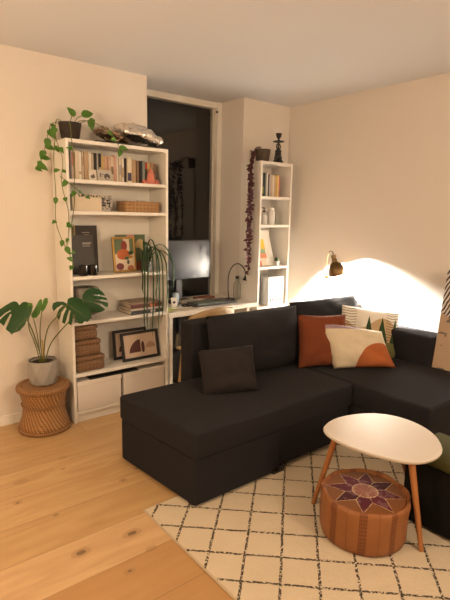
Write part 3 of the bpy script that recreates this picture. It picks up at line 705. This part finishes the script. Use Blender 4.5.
# desk chair: bent plywood shell
ch = T('plywood_chair', 'bent plywood chair tucked at the desk behind the sofa', 'chair', (1.08, -.50, 0))
bm = BM(); rows = []
for th in (0, .012):
    grid = []
    for i in range(25):
        a = R(190 + i * 160 / 24) ; f = i / 24
        top = .715 + .10 * math.sin(PI * f) ** .7
        bot = .50 + .04 * math.sin(PI * f)
        line = []
        for j in range(8):
            z = bot + (top - bot) * j / 7; rr = .195 + .03 * (j / 7) + th
            line.append(bm.verts.new((rr * math.cos(a) * 1.0, .04 + rr * math.sin(a) * .62, z)))
        grid.append(line)
    rows.append(grid); grid_faces(bm, grid)
A, B_ = rows
for i in range(24):
    for j in (0, 7): bm.faces.new((A[i][j], A[i+1][j], B_[i+1][j], B_[i][j]))
for i in (0, 24):
    for j in range(7): bm.faces.new((A[i][j], A[i][j+1], B_[i][j+1], B_[i][j]))
link('backrest', bm, PLY, ch, smooth='all')
link('seat', box(BM(), -.22, .22, -.12, .20, .44, .458, .008), PLY, ch)
bm = BM()
for sx in (-1, 1): tube(bm, [(sx * .17, -.09, .45), (sx * .20, -.085, .60)], .011, 8)
link('back_support', bm, PLY, ch, smooth=True)
for sx in (-1, 1):
    for sy, yy in ((-1, -.10), (1, .17)):
        bm = BM(); tube(bm, [(sx * .17, yy, .44), (sx * .20, yy + sy * .03, 0)], [.015, .010], 10); link('leg', bm, PLY, ch, smooth=True)

# ------------------------------------------------------------------ narrow bookcase contents
XT = TX + .024
tb = [(.026, .205, (.02, .045, .02), 'dark green book', (.1, .4, (.25, .28, .05))), (.012, .200, K, 'black book'), (.014, .206, (.16, .22, .20), 'teal grey book'), (.016, .212, WT, 'white book'), (.014, .195, K, 'slim black book'),
      (.014, .205, (.40, .39, .38), 'light grey book'), (.022, .195, (.50, .36, .27), 'pink beige book'), (.020, .196, CR, 'cream book'), (.016, .190, (.45, .34, .23), 'tan book'), (.020, .196, (.55, .33, .05), 'mustard yellow book'), (.014, .192, (.66, .55, .32), 'pale yellow book'), (.012, .186, (.45, .10, .04), 'orange-red book at the end')]
x = XT + .002
for i, b in enumerate(tb):
    w = b[0] * 1.12
    book('book', x, w, b[1], .16, -.262, TS[0] + .001, b[2], '%s, %s from the vine side on the narrow bookcase' % (b[3], ORD[i]), 'books in the narrow bookcase', b[4] if len(b) > 4 else None)
    x += w + .0005
WP = plain((.66, .64, .60), .35, name='white_plastic')
o = T('soap_bottle', 'white pump bottle with a black pump in the narrow bookcase', 'bottle', (1.872, -.225, TS[1] + .001))
bm = BM(); lathe(bm, [(0, 0), (.030, 0), (.032, .005), (.032, .085), (.012, .105), (.012, .115), (0, .115)], 24); link('body', bm, WP, o, smooth=True)
bm = BM(); lathe(bm, [(0, .112), (.014, .112), (.014, .128), (.005, .13), (.005, .15), (0, .15)], 16); box(bm, -.03, .008, -.005, .005, .147, .157, .002, 1); link('pump', bm, BLACKP, o, smooth=True)
o = T('white_jar', 'taller plain white bottle beside the pump bottle', 'bottle', (1.962, -.225, TS[1] + .001))
bm = BM(); lathe(bm, [(0, 0), (.034, 0), (.037, .006), (.037, .11), (.024, .128), (0, .128)], 24); link('body', bm, WP, o, smooth=True)
bm = BM(); lathe(bm, [(0, .126), (.026, .126), (.026, .150), (0, .150)], 20); link('cap', bm, WP, o, smooth=True)
artD = blot_mat('colour_block_print', (.68, .64, .56), [('b', -.045, .205, .06, .055, (.62, .37, .03)), ('b', -.05, .135, .06, .028, (.18, .24, .12)), ('b', -.035, .095, .05, .025, (.50, .16, .07)), ('b', -.05, .04, .05, .035, (.62, .50, .36)), ('b', -.075, .02, .012, .03, (.35, .05, .03))])
flat_card('art_print', 1.832, 2.035, -.225, TS[2] + .001, .345, artD, 'white-edged print with yellow, green and orange blocks in the narrow bookcase', 'picture', .32, .008, 0)
o = T('cactus', 'tiny cactus in a white pot beside the colour block print', 'potted plant', (2.035, -.248, TS[2] + .001))
bm = BM(); lathe(bm, [(0, 0), (.022, 0), (.029, .045), (.026, .045), (.02, .01), (0, .01)], 20); link('pot', bm, WP, o, smooth=True)
bm = BM(); lathe(bm, [(0, .035), (.019, .04), (.022, .058), (.012, .078), (0, .082)], 12); link('plant', bm, leafm('cactus_green', (.03, .06, .02), (.05, .09, .03)), o, smooth=True)
for k, (x0, cols) in enumerate(((1.922, ((.02, .02, .03), (.55, .05, .04))), (2.028, ((.50, .42, .08), (.05, .10, .35))))):
    o = T('magazine_file', ('white magazine file with black and red marks' if k == 0 else 'white magazine file with yellow and blue marks') + ' in the narrow bookcase', 'magazine file', (x0, -.265, TS[3] + .001), group='white magazine files')
    bm = BM(); box(bm, 0, .100, 0, .004, 0, .275, .0015, 1); box(bm, 0, .004, .004, .235, 0, .275); box(bm, .096, .100, .004, .235, 0, .275); box(bm, .004, .096, .004, .235, 0, .004); box(bm, .004, .096, .231, .235, .004, .275)
    link('body', bm, WP, o)
    for q, cc in enumerate(cols):
        bm = BM(); lathe(bm, [(0, 0), (.011, 0), (.011, .002), (0, .002)], 14, M=Matrix.Translation((.035 + q * .028, 0, .055)) @ Matrix.Rotation(R(90), 4, 'X')); link('mark', bm, plain(cc, .5), o)
    if k == 0: bm = BM(); lathe(bm, [(0, 0), (.006, 0), (.006, .0013), (0, .0013)], 12, M=Matrix.Translation((.049, 0, .055)) @ Matrix.Rotation(R(90), 4, 'X')); link('mark', bm, plain((.4, .4, .4), .5), o)
o = BM(); box(o, 0, .03, 0, .2, 0, .27, .002, 1)
tag(link('black_binder', o, BLACKP, loc=(1.84, -.2, TS[3] + .001)), 'black binder at the dark side of the white magazine files', 'binder')
# purple vine plant on top
pv = T('purple_vine_plant', 'brown pot with a long trailing purple vine on the narrow bookcase', 'potted plant', (1.885, -.165, 2.021))
bm = BM(); lathe(bm, [(0, 0), (.058, 0), (.072, .105), (.074, .112), (.069, .112), (.055, .01), (0, .01)], 28); link('pot', bm, GREYPOT, pv, smooth=True)
bm = BM(); lathe(bm, [(0, .095), (.066, .095), (.066, .1), (0, .104)], 20); link('soil', bm, SOIL, pv)
random.seed(11)
for k in range(5):
    ox = -.150 - .026 * k + random.uniform(-.01, .01); oy = -.02 - .025 * k; ln = [-1.03, -.90, -.70, -.97, -.50][k]
    v = [(-.03, -.01, .10), (-.085, oy * .5, .125), (ox * .95, oy, .03), (ox + random.uniform(-.03, .02), oy, ln * .25), (ox + random.uniform(-.03, .02), oy, ln * .5), (ox + random.uniform(-.03, .02), oy, ln * .75), (ox, oy, ln)]
    pts = smooth_pts(v, 8)
    bm = BM(); tube(bm, pts, .0018, 5); vn = link('vine', bm, PURPLE, pv, smooth='all')
    bm = BM()
    for q in range(14, len(pts)):
        for _ in range(3):
            if random.random() < (.80 if ((q + 4 * k) // 5) % 3 else .30):
                d = Vector((random.uniform(-1, 1), random.uniform(-1, .2), random.uniform(-.9, .5)))
                heart_leaf(bm, pts[q], d, (0, -1, .4), random.uniform(.022, .040), random.uniform(.018, .030))
    link('foliage', bm, PURPLE, vn, smooth='all')
ca = T('candle_holder', 'tall black ornamental candle holder on the narrow bookcase', 'candle holder', (2.118, -.13, 2.021))
bm = BM(); lathe(bm, [(0, 0), (.052, 0), (.055, .02), (.045, .035), (.036, .05), (.040, .06), (.032, .08), (.030, .12), (.034, .125), (.02, .14), (0, .14)], 20); link('base', bm, BLACKM, ca, smooth=True)
bm = BM(); tube(bm, [(.026 * math.cos(a), 0, .165 + .026 * math.sin(a)) for a in [k * PI / 10 for k in range(21)]], .006, 6); lathe(bm, [(0, .135), (.009, .14), (.009, .20), (0, .2)], 10); link('ring', bm, BLACKM, ca, smooth=True)
bm = BM(); lathe(bm, [(0, .195), (.02, .2), (.056, .208), (.054, .215), (.012, .212), (.010, .235), (.022, .25), (.030, .285), (.026, .285), (0, .26)], 20); link('cup', bm, BLACKM, ca, smooth=True)
bm = BM(); tube(bm, [(-.03, -.03, .075), (-.115, -.06, .012)], .006, 8); link('handle', bm, BLACKM, ca, smooth=True)

# ------------------------------------------------------------------ sofa
so = T('corner_sofa', 'large charcoal corner sofa with chaise filling the corner', 'sofa', (0, 0, 0))
SX0, SF, SB = .085, -1.690, -.975
def slant(bm):
    for v in bm.verts:
        if v.co.x < .3: v.co.x -= .10 * (v.co.y - SF)
    return bm
link('seat_cushion', slant(box(BM(), SX0, 1.378, SF, SB, .285, .44, .020, 4)), SOFA, so, smooth='all')
link('base', slant(box(BM(), SX0 + .012, .708, SF + .015, SB - .005, .025, .283, .006)), SOFA, so)
link('base', box(BM(), .716, 1.376, SF + .03, SB - .005, .045, .283, .006), SOFA, so)
link('chaise_cushion', box(BM(), 1.382, 2.372, -2.235, -.975, .285, .44, .022, 4), SOFA, so, smooth='all')
link('chaise_base', box(BM(), 1.39, 2.36, -2.22, -.98, .045, .283, .006), SOFA, so)
link('backrest', box(BM(), .557, 2.372, -.970, -.825, .03, .815, .018, 4), SOFA, so, smooth='all')
link('armrest', box(BM(), 2.150, 2.372, -1.800, -.972, .30, .665, .022, 4), SOFA, so, smooth='all')
for x, y in ((.12, -1.62), (.69, -1.655), (.12, -1.02), (.735, -1.655), (1.33, -1.655), (1.33, -1.0), (1.42, -2.18), (2.32, -2.18), (2.3, -.86), (.60, -.9)):
    link('foot', box(BM(), x - .02, x + .02, y - .02, y + .02, .0116 if y < -1.52 else 0, .047), BLACKP, so)

def pil(name, label, mat, w, h, t, loc, rz, lean, seed, cat='cushion', roll=0, pinch=.06, wr=.006, sub=20, shear=0, taper=0):
    bm = pillow(BM(), w, h, t, sub, pinch, seed, wr)
    for v in bm.verts: v.co.z *= 1 - taper * v.co.x / w; v.co.x += shear * v.co.z
    o = link(name, bm, mat, smooth='all')
    o.location = loc; o.rotation_euler = Euler((-lean, roll, rz), 'XYZ')
    return tag(o, label, cat)
pil('back_cushion', 'big charcoal back cushion behind the small dark pillow', SOFA, .82, .44, .20, (1.03, -1.125, .435), R(-3), .16, 1, pinch=.02)
pil('back_cushion', 'big charcoal back cushion behind the rust pillow, lit by the wall lamp', SOFA, .80, .46, .20, (1.80, -1.10, .435), R(0), .12, 2, pinch=.03, wr=.010)
pil('throw_pillow', 'small square dark grey-brown pillow lying alone on the long seat', CUSHD, .36, .295, .12, (.595, -1.350, .437), R(-28), .46, 4, pinch=.05, roll=R(-4))
pil('throw_pillow', 'plain rust orange velvet pillow on the corner seat', RUSTM, .40, .395, .15, (1.485, -1.335, .437), R(-22), .22, 5, pinch=.06, roll=R(2))
m = fabric('cream_cord_cover', (.58, .50, .36), (.66, .58, .44), 150); x, y, z = m.xyz()
cord = (x * 60 + z * 8).tri()
blob = (((x - .085) / .165) * ((x - .085) / .165) + ((z - .02) / .165) * ((z - .02) / .165)) < 1
lil = (z > .293)
c = m.mix(cord * .7, (.64, .56, .42), (.46, .38, .26)); c = m.mix(blob, c, (.38, .115, .04)); c = m.mix(lil, c, (.30, .22, .26)); m.color(c); m.bump(cord, .3, .004)
pil('throw_pillow', 'cream corded pillow with a rust dome shape, in front of the others', m.m, .48, .320, .14, (1.715, -1.540, .442), R(-32), .30, 6, shear=-.36, taper=.30, pinch=.05)
m = fabric('landscape_cover', (.6, .5, .36), (.7, .6, .45), 150); x, y, z = m.xyz()
hill = z < ((x * 16).sin() * .05 + .27)
stripes = ((z + (x * 9).tri() * .02) * 45).tri() < .13
c = m.mix(hill, (.70, .66, .58), (.46, .33, .19))
c = m.mix(stripes._m('MULTIPLY', x.abs() > .12) * .8, c, (.08, .06, .04))
trees = z < (x + .02).tri(.11) * (-4.5) + .33
c = m.mix(trees._m('MULTIPLY', (x - .09).abs() < .13), c, (.03, .06, .025))
c = m.mix(z < .13, c, (.16, .155, .06))
m.color(c)
pil('throw_pillow', 'landscape pillow with trees and olive lower edge, by the armrest', m.m, .50, .40, .13, (1.985, -1.355, .437), R(-38), .34, 8, pinch=.05, roll=R(7))

# zebra canvas on the chaise
m = Mt('zebra_canvas_print', rough=.6); x, y, z = m.xyz()
w = m.wave(9, 'Z', (1, 1.6, 1), 4.5, (0.9, 0, 0))
c = m.mix(w > .52, (.62, .58, .55), (.03, .025, .03))
lo = z < (y * .5 + .42)
c = m.mix(lo, c, (.42, .30, .20))
c = m.mix(lo._m('MULTIPLY', m.noise(6, 2, (1, 1, 2.2)) > .62) * .8, c, (.06, .05, .06))
m.color(c)
cv = T('zebra_canvas', 'large canvas print with zebra stripes leaning on the wall beyond the armrest', 'picture', (2.165, -1.808, .4415), (0, R(9), R(4)))
link('canvas', box(BM(), 0, .022, -.70, 0, 0, .745, .003), m.m, cv)

# ------------------------------------------------------------------ wall lamp
wl = T('wall_lamp', 'aged brass wall lamp with a bell shade above the sofa corner', 'lamp', (2.389, -.66, 1.06))
bm = BM(); lathe(bm, [(0, 0), (.020, 0), (.020, .012), (0, .014)], 24, M=Matrix.Translation((0, .073, -.085)) @ Matrix.Rotation(R(-90), 4, 'Y')); link('wall_plate', bm, BRASS, wl, smooth=True)
pts = smooth_pts([(-.008, .073, -.085), (-.030, .072, -.06), (-.040, .065, .0), (-.055, .045, .10), (-.085, .0, .155), (-.13, -.06, .172), (-.172, -.115, .16), (-.187, -.130, .135)], 8)
bm = BM(); tube(bm, pts, .0050, 8); link('arm', bm, BRASS, wl, smooth='all')
axis = Vector((.17, -.20, -.97)).normalized()
Ml = Matrix.Translation((-.187, -.133, .135)) @ axis.to_track_quat('Z', 'Y').to_matrix().to_4x4() @ Matrix.Scale(1.18, 4)
bm = BM(); lathe(bm, [(0, -.012), (.016, -.010), (.020, .0), (.016, .018), (.019, .024), (.022, .045), (.042, .062), (.060, .095), (.066, .125), (.064, .150), (.061, .150), (.063, .125), (.056, .095), (.038, .066), (.015, .05), (0, .048)], 32, M=Ml)
link('lamp_shade', bm, BRASS, wl, smooth=True)
bulbm = Mt('bulb_glass', (1, 1, 1), .4); bulbm.b.inputs['Emission Color'].default_value = (1, .93, .82, 1); bulbm.b.inputs['Emission Strength'].default_value = 12
bm = BM(); lathe(bm, [(0, .06), (.012, .065), (.024, .09), (.022, .108), (.01, .118), (0, .12)], 16, M=Ml); link('bulb', bm, bulbm.m, wl, smooth=True)

# ------------------------------------------------------------------ rug, coffee table, pouf, footstool
m = Mt('berber_rug', (.6, .5, .36), .95, spec=.1); x, y, z = m.xyz()
nx = (m.noise(9, 2) - .5) * .10; ny = (m.noise(60, 2) - .5) * .10
u = x / .12; v = y / .114
s1 = (u + v - .315 + nx + ny).tri(2.0); s2 = (u - v - 1.05 + nx + ny).tri(2.0)
brk = m.noise(95, 2) > .45
ln = (s1 < .072).max(s2 < .072)._m('MULTIPLY', brk)
f = m.noise(180, 3)
c = m.mix(f, (.76, .65, .49), (.60, .50, .36)); c = m.mix(m.noise(6, 3) * .4, c, (.5, .40, .27)); c = m.mix(ln * .92, c, (.035, .025, .022))
m.color(c); m.bump(f + m.noise(30, 2) - ln * .6, .8, .008)
rg = T('area_rug', 'cream rug with a black broken diamond lattice under the sofa and table', 'rug', (0, 0, 0))
link('pile', box(BM(), -.112, 1.95, -3.6, -1.520, .001, .011, .003, 1), m.m, rg)
bm = BM(); box(bm, -.121, -.1125, -3.6, -1.512, .001, .009, .002, 1); box(bm, -.1125, 1.95, -1.5195, -1.512, .001, .009, .002, 1); link('binding', bm, plain((.50, .40, .27), .9), rg)
# lift for things standing on the rug
RZ = .0115
ct = T('coffee_table', 'small rounded-triangle white table on splayed wooden legs over the leather pouf', 'table', (.86, -2.27, RZ))
ol = [(.664, -2.032), (.74, -2.005), (.828, -1.999), (.93, -2.022), (1.017, -2.065), (1.078, -2.125), (1.110, -2.198), (1.115, -2.28), (1.093, -2.365), (1.045, -2.445), (.974, -2.510), (.915, -2.545), (.855, -2.560), (.785, -2.555), (.719, -2.525), (.675, -2.475), (.644, -2.413), (.616, -2.33), (.602, -2.249), (.600, -2.18), (.607, -2.115), (.628, -2.065)]
ol = smooth_pts([(a, b, 0) for a, b in ol] + [(ol[0][0], ol[0][1], 0)], 3)[:-1]
bm = BM(); cx, cy = .86, -2.27
rows = []
for sc, zz in ((.97, .420), (.985, .424), (1.0, .433), (1.0, .437), (.99, .4395)):
    rows.append([bm.verts.new(((p.x - cx) * sc, (p.y - cy) * sc, zz)) for p in ol])
grid_faces(bm, rows, True); bm.faces.new(rows[0]); bm.faces.new(rows[-1])
TOPM = Mt('table_lacquer', (.74, .66, .56), .28); TOPM.color(TOPM.mix(TOPM.noise(30, 2) * .2, (.64, .58, .51), (.58, .52, .45)))
link('table_top', bm, TOPM.m, ct, smooth=True)
for (fx, fy), (tx, ty) in (((.640, -2.012), (.668, -2.115)), ((.755, -2.572), (.765, -2.475)), ((1.24, -2.215), (1.03, -2.22))):
    bm = BM(); tube(bm, [(tx - cx, ty - cy, .422), (fx - cx, fy - cy, .0)], [.0165, .0115], 16); link('leg', bm, BEECH, ct, smooth=True)

pf = T('leather_pouf', 'round camel leather pouf with a purple star top under the coffee table', 'pouf', (.655, -2.315, RZ))
m = Mt('camel_leather', (.4, .15, .04), .5, spec=.3); x, y, z = m.xyz(); th = y.atan2(x)
pw = (th - .25).tri(6.2832 / 9)
band = pw < .085
st_ = m.noise(70, 3) > .5
c = m.mix(m.noise(9, 4), (.31, .125, .042), (.21, .078, .026))
zig = ((z * 55).tri() + (th * 22).tri()) > .5
c = m.mix(band * .6, c, (.17, .052, .016)); c = m.mix(band._m('MULTIPLY', zig) * .55, c, (.08, .022, .01))
seam = ((th - .25 + .35).tri(6.2832 / 9) < .008)
c = m.mix(seam * .6, c, (.12, .04, .015))
m.color(c); m.bump(m.noise(7, 3) + zig * band * .3 - seam * .5, .5, .02)
bm = BM(); pr = [(0, 0), (.18, .0), (.200, .010), (.206, .035), (.208, .10), (.208, .16), (.211, .200), (.209, .216), (.201, .223), (.194, .219), (.190, .208), (0, .206)]
lathe(bm, pr, 72)
for vtx in bm.verts:
    a = math.atan2(vtx.co.y, vtx.co.x); r_ = math.hypot(vtx.co.x, vtx.co.y)
    if r_ > .1:
        k = 1 + .012 * math.sin(a * 9 + 1) * (vtx.co.z / .2) + mnoise.noise(vtx.co * 6) * .03
        vtx.co.x *= k; vtx.co.y *= k; vtx.co.z += mnoise.noise(Vector((a * 1.5, 0, 3))) * .010 * (1 if vtx.co.z > .1 else 0)
link('body', bm, m.m, pf, smooth='all')
m = Mt('pouf_star_leather', (.3, .1, .03), .6, spec=.12); x, y, z = m.xyz(); th = y.atan2(x); r = (x * x + y * y).sqrt()
N8 = 6.2832 / 8
tr = (th + .2).tri(N8) / (N8 / 2)      # 0 at a point's middle, 1 between points
ph = (th + .2).tri(N8); bt = N8 / 2; ri, ro = .100, .186
Rs = ((ph * 0 + ro * ri * math.sin(bt)) / ((ph * -1 + bt).sin() * ri + ph.sin() * ro))
star = r < Rs; inner = r < .060
cellc = (((th + .2) / N8 + .5).floor() * 2.37).sin().abs()
pur = m.mix(cellc, (.040, .004, .008), (.095, .012, .024)); pur = m.mix((m.noise(30, 3) > .58) * .6, pur, (.20, .09, .10))
weave = ((x * 130).tri() > .25)._m('MULTIPLY', (y * 130).tri() > .2)
out = m.mix(weave * .6, (.20, .078, .024), (.09, .032, .012))
c = m.mix(star, out, pur)
edge = ((r - Rs).abs() < .0030).max(((r - .060).abs() < .0028)).max((tr > .95)._m('MULTIPLY', star))
c = m.mix(inner, c, (.26, .10, .07)); c = m.mix(inner._m('MULTIPLY', m.noise(25, 2) > .55) * .6, c, (.36, .20, .14))
c = m.mix(edge._m('MULTIPLY', m.noise(150, 1) > .42), c, (.58, .42, .24))
c = m.mix(r > .184, c, (.26, .085, .025))
m.color(c); m.bump(star * .4 + m.noise(10, 3), .35, .01)
bm = BM(); lathe(bm, [(0, .217), (.08, .2165), (.14, .2145), (.176, .2115), (.188, .210), (.188, .206), (0, .206)], 60)
link('star_top', bm, m.m, pf, smooth=True)

fs = T('footstool', 'black upholstered footstool with an olive top beside the coffee table', 'footstool', (.915, -2.365, RZ))
link('body', box(BM(), 0, .315, -.62, 0, .012, .335, .006), BLACKF, fs)
link('seat', box(BM(), -.004, .319, -.625, .004, .336, .385, .016, 3), OLIVE, fs, smooth='all')
for x, y in ((.03, -.03), (.285, -.03), (.03, -.59), (.285, -.59)): link('foot', box(BM(), x - .015, x + .015, y - .015, y + .015, 0, .012), BLACKP, fs)

# ------------------------------------------------------------------ lights
def light(name, kind, loc, energy, col, **k):
    l = bpy.data.lights.new(name, kind); l.energy = energy; l.color = col
    for a, b in k.items(): setattr(l, a, b)
    o = bpy.data.objects.new(name, l); COL.objects.link(o); o.location = loc; return o
WARM = (1.0, .72, .45)
light('pendant_light', 'POINT', (-1.75, -1.95, 1.9), 50, WARM, shadow_soft_size=.14)
light('floor_lamp_light', 'POINT', (.5, -4.7, 2.0), 62, (1, .78, .55), shadow_soft_size=.2)
sp_ = light('wall_lamp_light', 'SPOT', (2.238, -.838, .980), 240, (1, .96, .89), shadow_soft_size=.02, spot_size=R(153), spot_blend=.12)
sp_.rotation_euler = Vector((.90, -.10, -.42)).to_track_quat('-Z', 'Y').to_euler()

sp2 = light('wall_lamp_downlight', 'SPOT', (2.238, -.838, .978), 55, (1, .97, .93), shadow_soft_size=.03, spot_size=R(160), spot_blend=.25)
sp2.rotation_euler = axis.to_track_quat('-Z', 'Y').to_euler()

w = bpy.data.worlds.new('night'); SC.world = w; w.use_nodes = True
w.node_tree.nodes['Background'].inputs[0].default_value = (.05, .06, .07, 1)
w.node_tree.nodes['Background'].inputs[1].default_value = .25

# ------------------------------------------------------------------ camera
cam = bpy.data.cameras.new('camera'); co = bpy.data.objects.new('camera', cam); COL.objects.link(co)
yaw, pit, rol, f = .6746, .1738, .0203, 483.66
F = Vector((math.sin(yaw) * math.cos(pit), math.cos(yaw) * math.cos(pit), -math.sin(pit)))
Rt = Vector((math.cos(yaw), -math.sin(yaw), 0)); U = Rt.cross(F)
c_, s_ = math.cos(rol), math.sin(rol)
R2 = c_ * Rt + s_ * U; U2 = -s_ * Rt + c_ * U
co.matrix_world = Matrix.Translation((-1.2416, -3.565, 1.5355)) @ Matrix((R2, U2, -F)).transposed().to_4x4()
cam.sensor_fit = 'VERTICAL'; cam.sensor_height = 24; cam.lens = f * 24 / 600; cam.clip_start = .05
SC.camera = co
SC.view_settings.view_transform = 'Standard'; SC.view_settings.look = 'None'; SC.view_settings.gamma = 1
SC.view_settings.use_curve_mapping = False; SC.view_settings.exposure = 0.76
